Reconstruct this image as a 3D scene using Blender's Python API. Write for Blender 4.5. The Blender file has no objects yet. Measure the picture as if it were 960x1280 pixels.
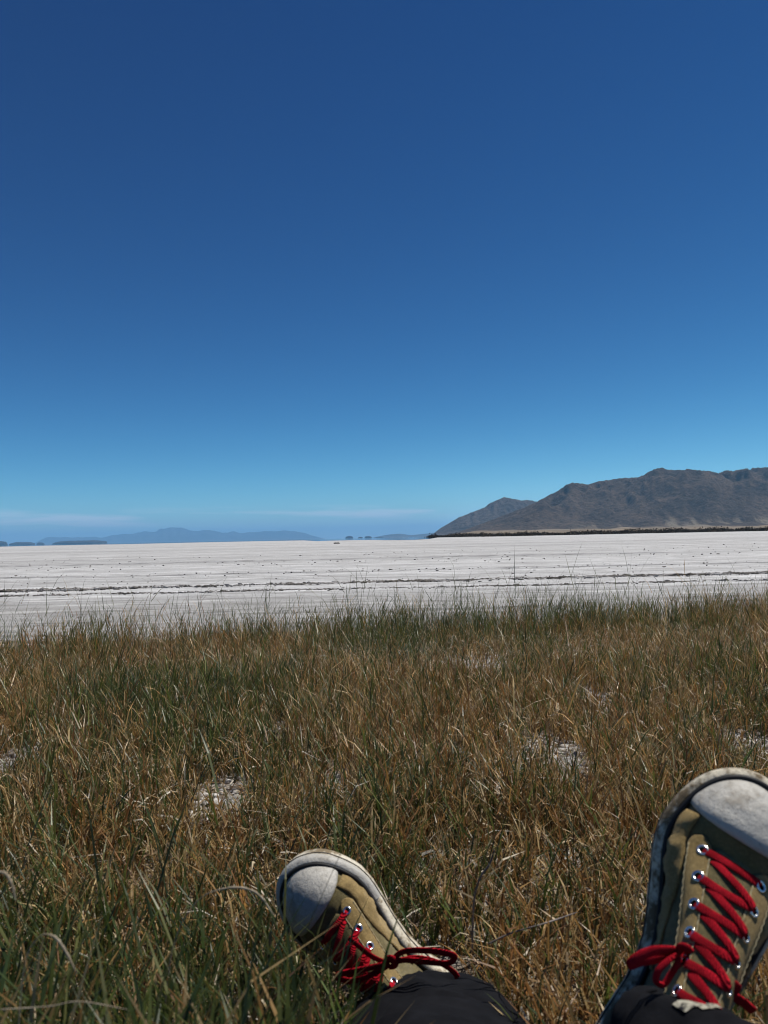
import bpy, bmesh, math, random
import numpy as np
from mathutils import Matrix, Vector

S = bpy.context.scene
COL = S.collection
rng = np.random.default_rng(11)
R = math.radians

# ---------------------------------------------------------------- camera
CAM_Z = 0.55
PX_F = 963.0                                  # focal length in photo pixels (960 x 1280)
HORIZON = 672.0                                # photo row of the horizon at the centre column
ROLL = math.tan(R(1.19))
cam_d = bpy.data.cameras.new('camera')
cam = bpy.data.objects.new('camera', cam_d)
COL.objects.link(cam)
cam_d.sensor_fit = 'VERTICAL'
cam_d.sensor_height = 24.0
cam_d.lens = 24.0 * PX_F / 1280.0
cam_d.clip_start = 0.02
cam_d.clip_end = 200000.0
cam_m = Matrix.Rotation(math.pi / 2 + (HORIZON - 640) / PX_F, 4, 'X') @ Matrix.Rotation(-R(1.19), 4, 'Z')
cam.matrix_world = Matrix.Translation((0, 0, CAM_Z)) @ cam_m
cam_d.dof.use_dof = True
cam_d.dof.focus_distance = 5.0
cam_d.dof.aperture_fstop = 8.0
S.camera = cam

# ---------------------------------------------------------------- light
SUN_EL, SUN_AZ = R(62), R(60)                  # azimuth from straight ahead towards the right
w = bpy.data.worlds.new('World'); S.world = w
w.use_nodes = True
nt = w.node_tree; nt.nodes.clear()
def N(tree, kind, **kw):
    n = tree.nodes.new(kind)
    for k, v in kw.items():
        if k in n.inputs: n.inputs[k].default_value = v
        else: setattr(n, k, v)
    return n
sky = N(nt, 'ShaderNodeTexSky', sky_type='NISHITA', sun_disc=False, sun_elevation=SUN_EL, sun_rotation=SUN_AZ,
        altitude=3500.0, air_density=0.7, dust_density=0.0, ozone_density=6.0)
bg = N(nt, 'ShaderNodeBackground'); bg.inputs['Strength'].default_value = 0.10
wo = N(nt, 'ShaderNodeOutputWorld')
# thin low cloud streaks that hug the horizon all round
geo = N(nt, 'ShaderNodeTexCoord')
sep = N(nt, 'ShaderNodeSeparateXYZ'); nt.links.new(geo.outputs['Generated'], sep.inputs[0])
mp = N(nt, 'ShaderNodeMapping'); mp.inputs['Scale'].default_value = (6, 6, 75); mp.inputs['Location'].default_value = (5.35, 1.7, 2.0)
nt.links.new(geo.outputs['Generated'], mp.inputs[0])
cn = N(nt, 'ShaderNodeTexNoise', Scale=1.0, Detail=4.0, Roughness=.55); nt.links.new(mp.outputs[0], cn.inputs['Vector'])
cr = N(nt, 'ShaderNodeMapRange'); cr.inputs[1].default_value = .46; cr.inputs[2].default_value = .60; cr.inputs[4].default_value = .70
nt.links.new(cn.outputs[0], cr.inputs[0])
b1 = N(nt, 'ShaderNodeMapRange'); b1.inputs[1].default_value = .008; b1.inputs[2].default_value = .022; nt.links.new(sep.outputs[2], b1.inputs[0])
b2 = N(nt, 'ShaderNodeMapRange'); b2.inputs[1].default_value = .030; b2.inputs[2].default_value = .045; b2.inputs[3].default_value = 1; b2.inputs[4].default_value = 0; nt.links.new(sep.outputs[2], b2.inputs[0])
m1 = N(nt, 'ShaderNodeMath', operation='MULTIPLY'); nt.links.new(b1.outputs[0], m1.inputs[0]); nt.links.new(b2.outputs[0], m1.inputs[1])
m2 = N(nt, 'ShaderNodeMath', operation='MULTIPLY'); nt.links.new(m1.outputs[0], m2.inputs[0]); nt.links.new(cr.outputs[0], m2.inputs[1])
mx = N(nt, 'ShaderNodeMix', data_type='RGBA'); mx.inputs[7].default_value = (11.5, 11.7, 12.2, 1)
nt.links.new(m2.outputs[0], mx.inputs[0]); 
# grade the whole sky alike to the deep, contrasty blue of thin dry air
sp_ = N(nt, 'ShaderNodeSeparateColor'); nt.links.new(sky.outputs[0], sp_.inputs[0])
cb_ = N(nt, 'ShaderNodeCombineColor')
for k_, (gam, gain) in enumerate(((2.75, .195), (1.9, .395), (1.33, .575))):
    pw = N(nt, 'ShaderNodeMath', operation='POWER'); pw.inputs[1].default_value = gam; nt.links.new(sp_.outputs[k_], pw.inputs[0])
    ml = N(nt, 'ShaderNodeMath', operation='MULTIPLY'); ml.inputs[1].default_value = gain; nt.links.new(pw.outputs[0], ml.inputs[0]); nt.links.new(ml.outputs[0], cb_.inputs[k_])
nt.links.new(cb_.outputs[0], mx.inputs[6])
nt.links.new(mx.outputs[2], bg.inputs[0]); nt.links.new(bg.outputs[0], wo.inputs[0])

sd = bpy.data.lights.new('sun', 'SUN'); sd.energy = 5.0; sd.angle = R(.53); sd.color = (1.0, .955, .88)
so = bpy.data.objects.new('sun', sd); COL.objects.link(so)
sun_vec = Vector((math.cos(SUN_EL) * math.sin(SUN_AZ), math.cos(SUN_EL) * math.cos(SUN_AZ), math.sin(SUN_EL)))
so.rotation_euler = sun_vec.to_track_quat('Z', 'Y').to_euler()
so.location = (3, 3, 8)

S.view_settings.view_transform = 'Standard'; S.view_settings.look = 'None'
S.view_settings.gamma = 1.0; S.view_settings.exposure = 0.0
S.render.engine = 'CYCLES'
S.cycles.max_bounces = 8; S.cycles.diffuse_bounces = 3; S.cycles.glossy_bounces = 3
S.cycles.transmission_bounces = 4; S.cycles.volume_bounces = 5; S.cycles.transparent_max_bounces = 8
S.cycles.use_denoising = True; S.cycles.filter_width = 1.0

# ---------------------------------------------------------------- helpers
def ray(px, py):
    v = cam_m.to_3x3() @ Vector(((px - 480) / PX_F, (640 - py) / PX_F, -1))
    return v
def at_depth(px, py, y):
    v = ray(px, py); k = y / v.y
    return Vector((v.x * k, y, CAM_Z + v.z * k))
def at_height(px, py, z):
    v = ray(px, py); k = (z - CAM_Z) / v.z
    return Vector((v.x * k, v.y * k, z))

def vhash(ix, iy, seed):
    n = (ix.astype(np.int64) * 374761393 + iy.astype(np.int64) * 668265263 + seed * 2246822519) & 0xFFFFFFFF
    n = ((n ^ (n >> 13)) * 1274126177) & 0xFFFFFFFF
    n = n ^ (n >> 16)
    return (n & 0xFFFFFF) / float(0xFFFFFF)
def vnoise(x, y, seed=0):
    x = np.asarray(x, float); y = np.asarray(y, float)
    ix = np.floor(x); iy = np.floor(y); fx = x - ix; fy = y - iy
    fx = fx * fx * fx * (fx * (fx * 6 - 15) + 10); fy = fy * fy * fy * (fy * (fy * 6 - 15) + 10)
    a = vhash(ix, iy, seed); b = vhash(ix + 1, iy, seed); c = vhash(ix, iy + 1, seed); d = vhash(ix + 1, iy + 1, seed)
    return (a * (1 - fx) + b * fx) * (1 - fy) + (c * (1 - fx) + d * fx) * fy
def fbm(x, y, seed=0, octv=5, gain=.5):
    v = 0; a = 1; t = 0
    for o in range(octv):
        v = v + a * vnoise(x * 2 ** o, y * 2 ** o, seed + o * 17); t += a; a *= gain
    return v / t
def ridged(x, y, seed=0, octv=5, gain=.55):
    v = 0; a = 1; t = 0
    for o in range(octv):
        v = v + a * (1 - np.abs(2 * vnoise(x * 2 ** o, y * 2 ** o, seed + o * 31) - 1)); t += a; a *= gain
    return v / t

def mesh_from(name, verts, faces, smooth=True):
    me = bpy.data.meshes.new(name)
    me.from_pydata([tuple(v) for v in verts], [], [tuple(f) for f in faces])
    me.update()
    if smooth: me.polygons.foreach_set('use_smooth', [True] * len(me.polygons))
    return me
def tri_mesh(name, V, T, col=None, smooth=False):
    """big triangle mesh straight from arrays, with an optional per-vertex colour"""
    me = bpy.data.meshes.new(name)
    V = np.asarray(V, np.float32).reshape(-1, 3); T = np.asarray(T, np.int32).reshape(-1, 3)
    me.vertices.add(len(V)); me.vertices.foreach_set('co', V.ravel())
    me.loops.add(T.size); me.loops.foreach_set('vertex_index', T.ravel())
    me.polygons.add(len(T)); me.polygons.foreach_set('loop_start', np.arange(0, T.size, 3, dtype=np.int32))
    if smooth: me.polygons.foreach_set('use_smooth', np.ones(len(T), bool))
    me.update(calc_edges=True); me.validate()
    if col is not None:
        a = me.color_attributes.new('col', 'FLOAT_COLOR', 'POINT')
        c = np.ones((len(V), 4), np.float32); c[:, :3] = col
        a.data.foreach_set('color', c.ravel())
    return me
def grid_tris(nr, nc, flip=False):
    i = np.arange(nr - 1)[:, None] * nc + np.arange(nc - 1)[None, :]
    i = i.ravel()
    a, b, c, d = i, i + 1, i + nc + 1, i + nc
    t = np.concatenate([np.stack([a, b, c], -1), np.stack([a, c, d], -1)])
    return t[:, ::-1] if flip else t
def link(name, me, mat=None, parent=None, **props):
    o = bpy.data.objects.new(name, me)
    COL.objects.link(o)
    if mat is not None and me is not None: me.materials.append(mat)
    if parent is not None: o.parent = parent
    for k, v in props.items(): o[k] = v
    return o

# ---------------------------------------------------------------- materials
class Mat:
    def __init__(s, name, rough=.8, spec=.3):
        s.m = bpy.data.materials.new(name); s.m.use_nodes = True
        s.t = s.m.node_tree; s.b = s.t.nodes['Principled BSDF']
        s.b.inputs['Roughness'].default_value = rough
        s.b.inputs['Specular IOR Level'].default_value = spec
    def n(s, kind, **kw): return N(s.t, kind, **kw)
    def l(s, a, b): s.t.links.new(a, b)
    def coord(s, out='Object', scale=(1, 1, 1)):
        c = s.n('ShaderNodeTexCoord'); m = s.n('ShaderNodeMapping'); m.inputs['Scale'].default_value = scale
        s.l(c.outputs[out], m.inputs[0]); return m.outputs[0]
    def noise(s, vec, scale, detail=4, rough=.55, dist=0.0):
        n = s.n('ShaderNodeTexNoise', Scale=scale, Detail=detail, Roughness=rough, Distortion=dist)
        s.l(vec, n.inputs['Vector']); return n.outputs[0]
    def ramp(s, fac, stops):
        r = s.n('ShaderNodeValToRGB'); e = r.color_ramp.elements
        while len(e) < len(stops): e.new(.5)
        for k, (p, c) in zip(e, stops):
            k.position = p; k.color = (*c, 1) if len(c) == 3 else c
        s.l(fac, r.inputs[0]); return r.outputs[0]
    def rng(s, fac, a, b, c=0., d=1.):
        r = s.n('ShaderNodeMapRange')
        for i, v in enumerate((a, b, c, d)): r.inputs[i + 1].default_value = v
        s.l(fac, r.inputs[0]); return r.outputs[0]
    def mix(s, fac, a, b, mode='MIX'):
        m = s.n('ShaderNodeMix', data_type='RGBA', blend_type=mode)
        for sock, v in ((m.inputs[0], fac), (m.inputs[6], a), (m.inputs[7], b)):
            if hasattr(v, 'links') or hasattr(v, 'is_linked'): s.l(v, sock)
            elif isinstance(v, (int, float)): sock.default_value = v
            else: sock.default_value = (*v, 1)
        return m.outputs[2]
    def math(s, op, a, b):
        m = s.n('ShaderNodeMath', operation=op)
        for sock, v in ((m.inputs[0], a), (m.inputs[1], b)):
            if isinstance(v, (int, float)): sock.default_value = v
            else: s.l(v, sock)
        return m.outputs[0]
    def base(s, c):
        if hasattr(c, 'is_linked'): s.l(c, s.b.inputs['Base Color'])
        else: s.b.inputs['Base Color'].default_value = (*c, 1)
        return s
    def bump(s, fac, strength=.3, dist=.002):
        b = s.n('ShaderNodeBump'); b.inputs['Strength'].default_value = strength; b.inputs['Distance'].default_value = dist
        s.l(fac, b.inputs['Height']); s.l(b.outputs[0], s.b.inputs['Normal']); return s
# ================================================================ THE SETTING
PLAYA_Z = -0.15
def edge_y(x):                                   # where the grass bank ends and the salt begins
    return np.interp(x, [-6, -2.3, -1.2, 0, 1.5, 3, 6], [3.9, 4.4, 4.9, 5.4, 5.6, 6.0, 6.6])
def ground_z(x, y):
    base = np.interp(y, [-3, 0, .4, .65, .8, .97, 1.5, 3, 4.5, 5.8, 7, 12.5], [.04, .02, .01, -.015, -.045, -.055, -.055, -.075, -.11, -.15, -.20, -.24])
    base = base + .075 * np.exp(-((x - .19) ** 2 + (y - .655) ** 2) / .0125)      # tussock mound under the raised heel
    return base + .03 * (fbm(x * 1.6 + 9, y * 1.6 + 4, 3, 3) - .5) * np.clip((y - 1.2), 0, 1) + .012 * (fbm(x * 9, y * 9, 8, 4) - .5)

# --- salt crust, soil
m = Mat('salt_soil', .95, .15)
v = m.coord()
c = m.ramp(m.noise(v, 7, 6, .6), [(.34, (.085, .062, .042)), (.52, (.20, .165, .13)), (.66, (.55, .53, .50))])
c = m.mix(m.rng(m.noise(v, 60, 4), .5, .7), c, (.13, .10, .075))
m.base(c).bump(m.noise(v, 45, 8, .65), .8, .02)
SOIL = m.m

m = Mat('salt_flat', .9, .2)
v1 = m.coord('Object', (.035, .6, 1)); v2 = m.coord('Object', (.008, .085, 1)); v3 = m.coord('Object', (.001, .007, 1)); v4 = m.coord('Object', (.45, 3.4, 1))
v5 = m.coord('Object', (1, 1, 1))
f = m.math('ADD', m.math('MULTIPLY', m.noise(v1, 1, 6, .6), .40), m.math('MULTIPLY', m.noise(v2, 1, 6, .6), .35))
f = m.math('ADD', f, m.math('MULTIPLY', m.noise(v3, 1, 5, .6), .25))
c = m.ramp(f, [(.36, (.29, .286, .28)), (.45, (.41, .406, .398)), (.53, (.52, .517, .51)), (.60, (.62, .617, .61))])
c = m.mix(m.rng(m.noise(v4, 1, 6, .62), .50, .66, 0, .8), c, (.27, .26, .25))
c = m.mix(m.rng(m.noise(v5, 26, 4, .6), .54, .68, 0, .7), c, (.22, .21, .195))
v6 = m.coord('Object', (1.1, 5.5, 1))
c = m.mix(m.rng(m.noise(v6, 1, 7, .7), .52, .66, 0, .75), c, (.21, .20, .19))
c = m.mix(m.rng(m.noise(v6, .55, 7, .7), .53, .64, 0, .7), c, (.72, .715, .705))
att = m.n('ShaderNodeAttribute', attribute_name='col')
c = m.mix(1.0, c, att.outputs[0], 'MULTIPLY')
m.base(c).bump(m.noise(v5, 9, 8, .68), .7, .06)
SALT = m.m

# --- the bank under the grass
xs = np.linspace(-7, 7, 260); ys = np.concatenate([np.linspace(-4, .4, 40, endpoint=False), np.linspace(.4, 12.5, 320)])
X, Y = np.meshgrid(xs, ys)
Z = ground_z(X, Y) + .02 * (ridged(X * 5, Y * 5, 44, 4) - .5)
link('ground', tri_mesh('ground', np.stack([X, Y, Z], -1), grid_tris(*X.shape), smooth=True), SOIL, kind='structure')

# --- the wide ground sheet that reaches the horizon everywhere
link('terrain', mesh_from('terrain', [(-90000, -30000, -.62), (90000, -30000, -.62), (90000, 90000, -.62), (-90000, 90000, -.62)], [(0, 1, 2, 3)]), SOIL, kind='structure')

# --- the salt flat: a fan of rows, finer near the bank, with wind-ripple relief and two rough drift lines
rows = [3.4]
while rows[-1] < 80000:
    r_ = rows[-1]
    rows.append(r_ * (1.0052 if r_ < 40 else 1.012 if r_ < 800 else 1.06))
rows = np.array(rows)
cols = np.linspace(-.95, .95, 250)
X = rows[:, None] * cols[None, :]; X = X + np.sign(cols)[None, :] * 3.0 * np.abs(cols)[None, :] ; Y = np.repeat(rows[:, None], len(cols), 1)
amp = np.clip(14 / Y, .0, 1) ** .3 * np.clip(1 - (Y - 900) / 600, 0, 1)
Z = PLAYA_Z + amp * (.030 * (fbm(X * .18, Y * .9, 61, 5) - .5) + .014 * (ridged(X * 1.3, Y * 4.0, 71, 4) - .5))
dark = np.ones_like(X)
for (yc, wd, hh, sd_) in ((12.0, .24, .026, 5), (10.6, .15, .018, 6), (7.6, .10, .006, 8), (16.5, .3, .005, 9), (26.0, .8, .008, 10)):
    mean = yc + .7 * (fbm(X * .10, X * 0 + sd_, sd_, 3) - .5) + .25 * (fbm(X * .8, X * 0 + sd_, sd_ + 3, 3) - .5) + (.05 * X if yc == 12.0 else 0)
    prof = np.exp(-((Y - mean) / wd) ** 2)
    rough = fbm(X * 7, Y * 8, sd_ + 20, 4)
    patch_ = np.clip(fbm(X * .35, Y * .1 + sd_, sd_ + 40, 3) * 2.6 - .45, .3, 1)
    Z = Z + prof * patch_ * hh * np.clip((rough - .32) * 3.0, 0, 1.6)
    dark = dark * (1 - np.clip(prof * patch_ * 1.1, 0, .85) * np.clip((fbm(X * 3, Y * 6, sd_ + 50, 3) - .36) * 4, 0, 1))
# wetter, greyer apron between the grass and the first drift line
wet = np.clip((10.3 - Y) / 2.2, 0, 1)
tint = np.stack([1 - .24 * wet, 1 - .25 * wet, 1 - .27 * wet], -1) * (.28 + .72 * dark)[..., None]
link('salt_flat', tri_mesh('salt_flat', np.stack([X, Y, Z], -1), grid_tris(*X.shape), tint.reshape(-1, 3), smooth=True), SALT, kind='structure')

# --- broken dark crust heaped along the drift lines
gd = np.random.default_rng(14)
ico_v, ico_f = None, None
bm = bmesh.new(); bmesh.ops.create_icosphere(bm, subdivisions=1, radius=1); bm.verts.index_update()
ico_v = np.array([tuple(v_.co) for v_ in bm.verts]); ico_f = np.array([[v_.index for v_ in f_.verts] for f_ in bm.faces]); bm.free()
cv, cf = [], []; base_i = 0
for (yc, wd, n_, szm, sd_) in ((12.0, .19, 7000, .0140, 5), (10.6, .12, 5200, .0095, 6), (16.6, .8, 300, .009, 9), (23.0, 2.5, 260, .012, 10), (7.4, .5, 200, .005, 8), (30.0, 9.0, 260, .015, 12), (14.0, 2.5, 200, .008, 13)):
    xx = gd.uniform(-1, 1, n_) * (yc * .62 + 2)
    den = np.clip(fbm(xx * .35, xx * 0 + sd_, sd_ + 40, 3) * 3.0 - .6, .22, 1); k_ = gd.random(n_) < den; xx = xx[k_]
    yy = yc + .7 * (fbm(xx * .10, xx * 0 + sd_, sd_, 3) - .5) + .25 * (fbm(xx * .8, xx * 0 + sd_, sd_ + 3, 3) - .5) + (.05 * xx if yc == 12.0 else 0) + gd.normal(0, wd * .6, len(xx))
    for x_, y_ in zip(xx, yy):
        sz = szm * min(gd.lognormal(-.15, .42), 1.7)
        q = ico_v * (1 + gd.normal(0, .22, (len(ico_v), 1))) * np.array([sz * gd.uniform(1, 2.6), sz * gd.uniform(.7, 1.4), sz * gd.uniform(.5, 1.1)])
        a_ = gd.normal(0, .5); c_, s__ = math.cos(a_), math.sin(a_)
        q = np.stack([q[:, 0] * c_ - q[:, 1] * s__, q[:, 0] * s__ + q[:, 1] * c_, q[:, 2]], -1) + np.array([x_, y_, PLAYA_Z + sz * .3 + .008])
        cv.append(q); cf.append(ico_f + base_i); base_i += len(ico_v)
m = Mat('dark_crust', .95, .1); m.base(m.ramp(m.noise(m.coord(), 2.2, 4, .6), [(.36, (.075, .068, .060)), (.5, (.17, .155, .14)), (.66, (.40, .385, .37))]))
link('drift_crust', tri_mesh('drift_crust', np.concatenate(cv), np.concatenate(cf)), m.m, kind='stuff', label='broken dark salt crust heaped in long drift lines across the white flat', category='crust')

# --- added mirror sheet far out on the flat, standing in for the mirage
m = Mat('mirage_mirror', .03, .5); m.base((.05, .07, .08)).bump(m.noise(m.coord('Object', (.004, .02, 1)), 1, 3), .015, 1.0)
MIRAGE = m.m
def flat_shape(name, pts, z, mat, **kw):
    return link(name, mesh_from(name, [(x, y, z) for x, y in pts], [tuple(range(len(pts)))], False), mat, **kw)
def px_x(px, y): return (px - 480) / PX_F * y
pts = []
for px in np.linspace(-500, 536, 60):
    d = (150 if px > 395 else 420) + 200 * float(fbm(np.array(px * .012), np.array(2.), 5, 4))
    pts.append((px_x(px, d), d))
pts += [(px_x(552, 2400), 2400), (px_x(560, 36000), 36000), (px_x(-800, 36000), 36000)]
flat_shape('mirage_sheet', pts, PLAYA_Z + .05, MIRAGE, kind='structure')

# --- mountains: polar height fields, the crest fitted to the skyline seen from the bank
def horizon_row(px): return HORIZON - (px - 480) * ROLL
def range_mesh(name, sky_pts, p0, p1, nc, d0, dc, d1, nr, scale, seed, foot=.12, rough=.5, jag=.03):
    px = np.linspace(p0, p1, nc)
    sp = np.array(sky_pts, float)
    slope = np.maximum(horizon_row(px) - np.interp(px, sp[:, 0], sp[:, 1]), 0) / PX_F
    slope = slope * (1 + jag * (fbm(px * .11, px * 0, seed + 90, 4) - .5))
    d = np.linspace(0, 1, nr) ** .9 * (d1 - d0) + d0
    D, P = np.meshgrid(d, px, indexing='ij')
    Xw = (P - 480) / PX_F * D
    a = np.clip((D - d0) / (dc - d0), 0, 1); b = np.clip((d1 - D) / (d1 - dc), 0, 1)
    up = np.where(a < .38, foot * (a / .38) ** 1.3, foot + (1 - foot) * (np.maximum(a - .38, 0) / .62) ** .85)
    env = up * np.where(D > dc, b ** .7, 1)
    warp = (fbm(Xw / (scale * 1.7), D / (scale * 1.7), seed + 5, 3) - .5) * scale * .7
    rd = ridged((Xw + warp) / scale, D / (scale * 2.1), seed, 6, .58)
    fine = fbm(Xw / (scale * .12), D / (scale * .16), seed + 7, 4)
    hgt = env * ((1 - rough) + rough * 2.0 * (rd - .22)) + env * .06 * (fine - .5)
    fr = ridged((Xw + warp * .5) / (scale * .26), D / (scale * .42), seed + 13, 4, .6)
    hgt += env * .42 * (fr - .5) * np.clip(1.1 - np.abs(a - .7), 0, 1)
    gully = ridged(Xw / (scale * .22), D / (scale * 1.4), seed + 3, 3)
    hgt += np.where(a < .55, -.035 * gully * np.clip(a * 4, 0, 1) * np.clip((.6 - a) * 4, 0, 1), 0)
    hgt = np.maximum(hgt, 0) * np.clip(a * 12, 0, 1)
    mx_ = np.max(hgt / D, 0)
    k = slope / np.maximum(mx_, 1e-9)
    ker = np.hanning(9); ker /= ker.sum()
    k = np.convolve(np.pad(k, 4, 'edge'), ker, 'valid') * .6 + k * .4
    Zw = PLAYA_Z - .3 + hgt * k[None, :]
    return tri_mesh(name, np.stack([Xw, D, Zw], -1), grid_tris(nr, nc), smooth=True)
def rock(name, lo, hi, foot, zf, sc, sand=None):
    m = Mat(name, .95, .1)
    v = m.coord()
    c = m.ramp(m.noise(v, sc, 8, .62), [(.34, lo), (.66, hi)])
    c = m.mix(m.rng(m.noise(v, sc * 6, 6, .65), .48, .62, 0, .65), c, tuple(k * .45 for k in lo))  # random rock mottling, its contrast raised to stand in for flattened gully shading
    c = m.mix(m.rng(m.noise(v, sc * 11, 5, .65), .55, .68, 0, .45), c, tuple(k * 1.5 for k in hi))
    g = m.n('ShaderNodeNewGeometry'); s_ = m.n('ShaderNodeSeparateXYZ'); m.l(g.outputs['Position'], s_.inputs[0])
    fz = m.math('ADD', s_.outputs[2], m.math('MULTIPLY', m.noise(v, sc * 1.5, 4), zf * .9))
    c = m.mix(m.rng(fz, zf * 1.35, zf * .55), c, foot)
    if sand:
        # pale washes that run down the alluvial fans at the far right
        vs = m.coord('Object', (1, .22, .0))
        st = m.rng(m.noise(vs, .009, 4, .6, .4), .5, .6)
        band = m.math('MULTIPLY', m.rng(fz, zf * .5, zf * .8), m.rng(fz, zf * 2.1, zf * 1.4))
        right = m.rng(m.math('ADD', s_.outputs[0], m.math('MULTIPLY', m.noise(v, .004, 3), 400)), 1000, 1550)
        st = m.math('MULTIPLY', m.math('MULTIPLY', st, band), right)
        c = m.mix(m.math('MULTIPLY', st, .75), c, sand)
    m.base(c).bump(m.noise(v, sc * 4, 8, .72), 1.0, 45)
    return m.m
SKY_MAIN = [(520, 676), (548, 671.5), (575, 664), (600, 655), (640, 640), (668, 629), (684, 620), (700, 612), (708, 606), (716, 603), (724, 604), (735, 605), (750, 601), (775, 598), (800, 596), (808, 592), (818, 586), (828, 584), (840, 587), (850, 588), (862, 586), (880, 588), (900, 590), (912, 587), (918, 589), (928, 585), (945, 584), (960, 584),
            (1010, 580), (1080, 590), (1180, 571), (1300, 585), (1420, 566), (1600, 580), (1800, 600), (1950, 612)]
SKY_BACK = [(520, 674), (540, 668), (550, 660), (575, 646), (590, 640), (606, 634), (612, 629), (622, 625), (630, 621.5), (638, 622.5), (650, 625), (664, 625), (690, 634), (730, 645), (800, 660)]
SKY_BLUE = [(-700, 690), (-500, 668), (-300, 676), (-120, 672), (-40, 682), (40, 680), (52, 674), (58, 671), (75, 672), (100, 671), (128, 672), (140, 669), (165, 666), (195, 663.5), (202, 660), (214, 657.5), (226, 659), (236, 663), (252, 664), (262, 662.5), (274, 666), (286, 666), (293, 663), (300, 666), (318, 665), (330, 663), (342, 664), (355, 662.5), (368, 663), (382, 667), (396, 671), (406, 674), (415, 676)]
SKY_FAR = [(455, 674), (470, 671), (486, 668), (500, 667), (512, 669), (528, 667.5), (545, 665.5), (570, 663), (620, 664), (700, 667)]
link('mountain', range_mesh('mountain', SKY_MAIN, 515, 1950, 820, 3400, 4700, 6000, 190, 640, 21, rough=.45),
     rock('mountain_rock', (.052, .036, .026), (.150, .106, .074), (.14, .098, .064), 48, .006, (.36, .30, .21)), kind='structure')
link('mountain', range_mesh('mountain_back', SKY_BACK, 515, 800, 260, 6300, 7200, 8300, 120, 700, 33, rough=.42),
     rock('mountain_back_rock', (.055, .043, .038), (.13, .10, .08), (.12, .09, .07), 60, .003), kind='structure')
link('mountain', range_mesh('mountain_blue', SKY_BLUE, -700, 420, 560, 36000, 40000, 44500, 90, 2600, 47, rough=.45, jag=.32),
     rock('mountain_blue_rock', (.05, .05, .055), (.10, .09, .09), (.11, .10, .09), 120, .001), kind='structure')
link('mountain', range_mesh('mountain_far', SKY_FAR, 452, 700, 130, 20000, 22000, 24500, 50, 1500, 53, rough=.35),
     rock('mountain_far_rock', (.05, .05, .055), (.10, .09, .09), (.11, .10, .09), 60, .0015), kind='structure')

# --- low rocky islands on the mirage sheet; the central ones stand in for mirage clumps
ISLE = rock('island_rock', (.045, .042, .045), (.09, .08, .08), (.08, .07, .065), 8, .01)
for k, (pa, pb, top) in enumerate(((-12, 9, 676), (11, 43, 677.5), (45, 55, 678), (66, 134, 675.5), (147, 156, 680), (431, 441, 670), (447, 453, 671), (455, 464, 670), (468, 479, 671))):
    dist = 13000. + 700 * (k % 3)
    wdt = (pb - pa) / PX_F * dist; xc = px_x((pa + pb) / 2, dist)
    hh = (horizon_row((pa + pb) / 2) - top) / PX_F * dist
    nu_, nv_ = 48, 14
    th = np.linspace(0, 2 * math.pi, nu_, endpoint=False); ph = np.linspace(0, 1, nv_)
    V = []
    for p in ph:
        for t in th:
            rr = (1 - p ** 3.2) ** .5
            wob = 1 + .16 * (float(fbm(np.array(math.cos(t) * 2.2 + k * 7), np.array(math.sin(t) * 2.2 + p * 1.5), 60 + k, 3)) - .5)
            zz = hh * p * (1 + .35 * (float(fbm(np.array(math.cos(t) * rr * wdt / 55 + k * 5), np.array(math.sin(t) * rr * 2), 80 + k, 4)) - .5))
            V.append((xc + math.cos(t) * rr * wob * wdt / 2, dist + math.sin(t) * rr * wob * max(wdt * .3, 60), PLAYA_Z - .5 + zz))
    Fq = [(r * nu_ + i, r * nu_ + (i + 1) % nu_, (r + 1) * nu_ + (i + 1) % nu_, (r + 1) * nu_ + i) for r in range(nv_ - 1) for i in range(nu_)]
    link('island', mesh_from('island', V, Fq), ISLE, kind='structure')

# --- dark belt of scrub along the far right shore
def leaf_cloud(cx, cy, cz, rx, ry, rz, n, size, g):
    """n small triangles spread through an ellipsoid, denser towards the shell"""
    d = g.normal(size=(n, 3)); d /= np.linalg.norm(d, axis=1)[:, None]
    r = g.random(n) ** .45
    p = d * r[:, None] * np.array([rx, ry, rz]); p[:, 2] = np.abs(p[:, 2])
    p += np.array([cx, cy, cz])
    a = g.normal(size=(n, 3)); b = g.normal(size=(n, 3))
    a *= (size / np.linalg.norm(a, axis=1))[:, None]; b *= (size / np.linalg.norm(b, axis=1))[:, None]
    return np.stack([p, p + a, p + b], 1)
g = np.random.default_rng(5)
tri = []
for k in range(3400):
    px = g.uniform(538, 1500); d = g.uniform(430, 700) if px > 600 else g.uniform(540, 700)
    hgt = g.uniform(.8, 3.0) * (.35 + 1.3 * float(fbm(np.array(px * .06), np.array(1.), 4, 3)))
    tri.append(leaf_cloud(px_x(px, d), d, PLAYA_Z - .1, g.uniform(2, 7), g.uniform(2, 5), hgt, 26, .9, g))
tri = np.concatenate(tri)
m = Mat('scrub', .9, .1); m.base(m.ramp(m.noise(m.coord(), .15, 3), [(.35, (.020, .017, .012)), (.65, (.055, .042, .026))]))
SCRUB = m.m
link('scrub', tri_mesh('scrub', tri.reshape(-1, 3), np.arange(len(tri) * 3)), SCRUB, kind='stuff', label='dark belt of low scrub along the far shore below the mountains', category='scrub')
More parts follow.
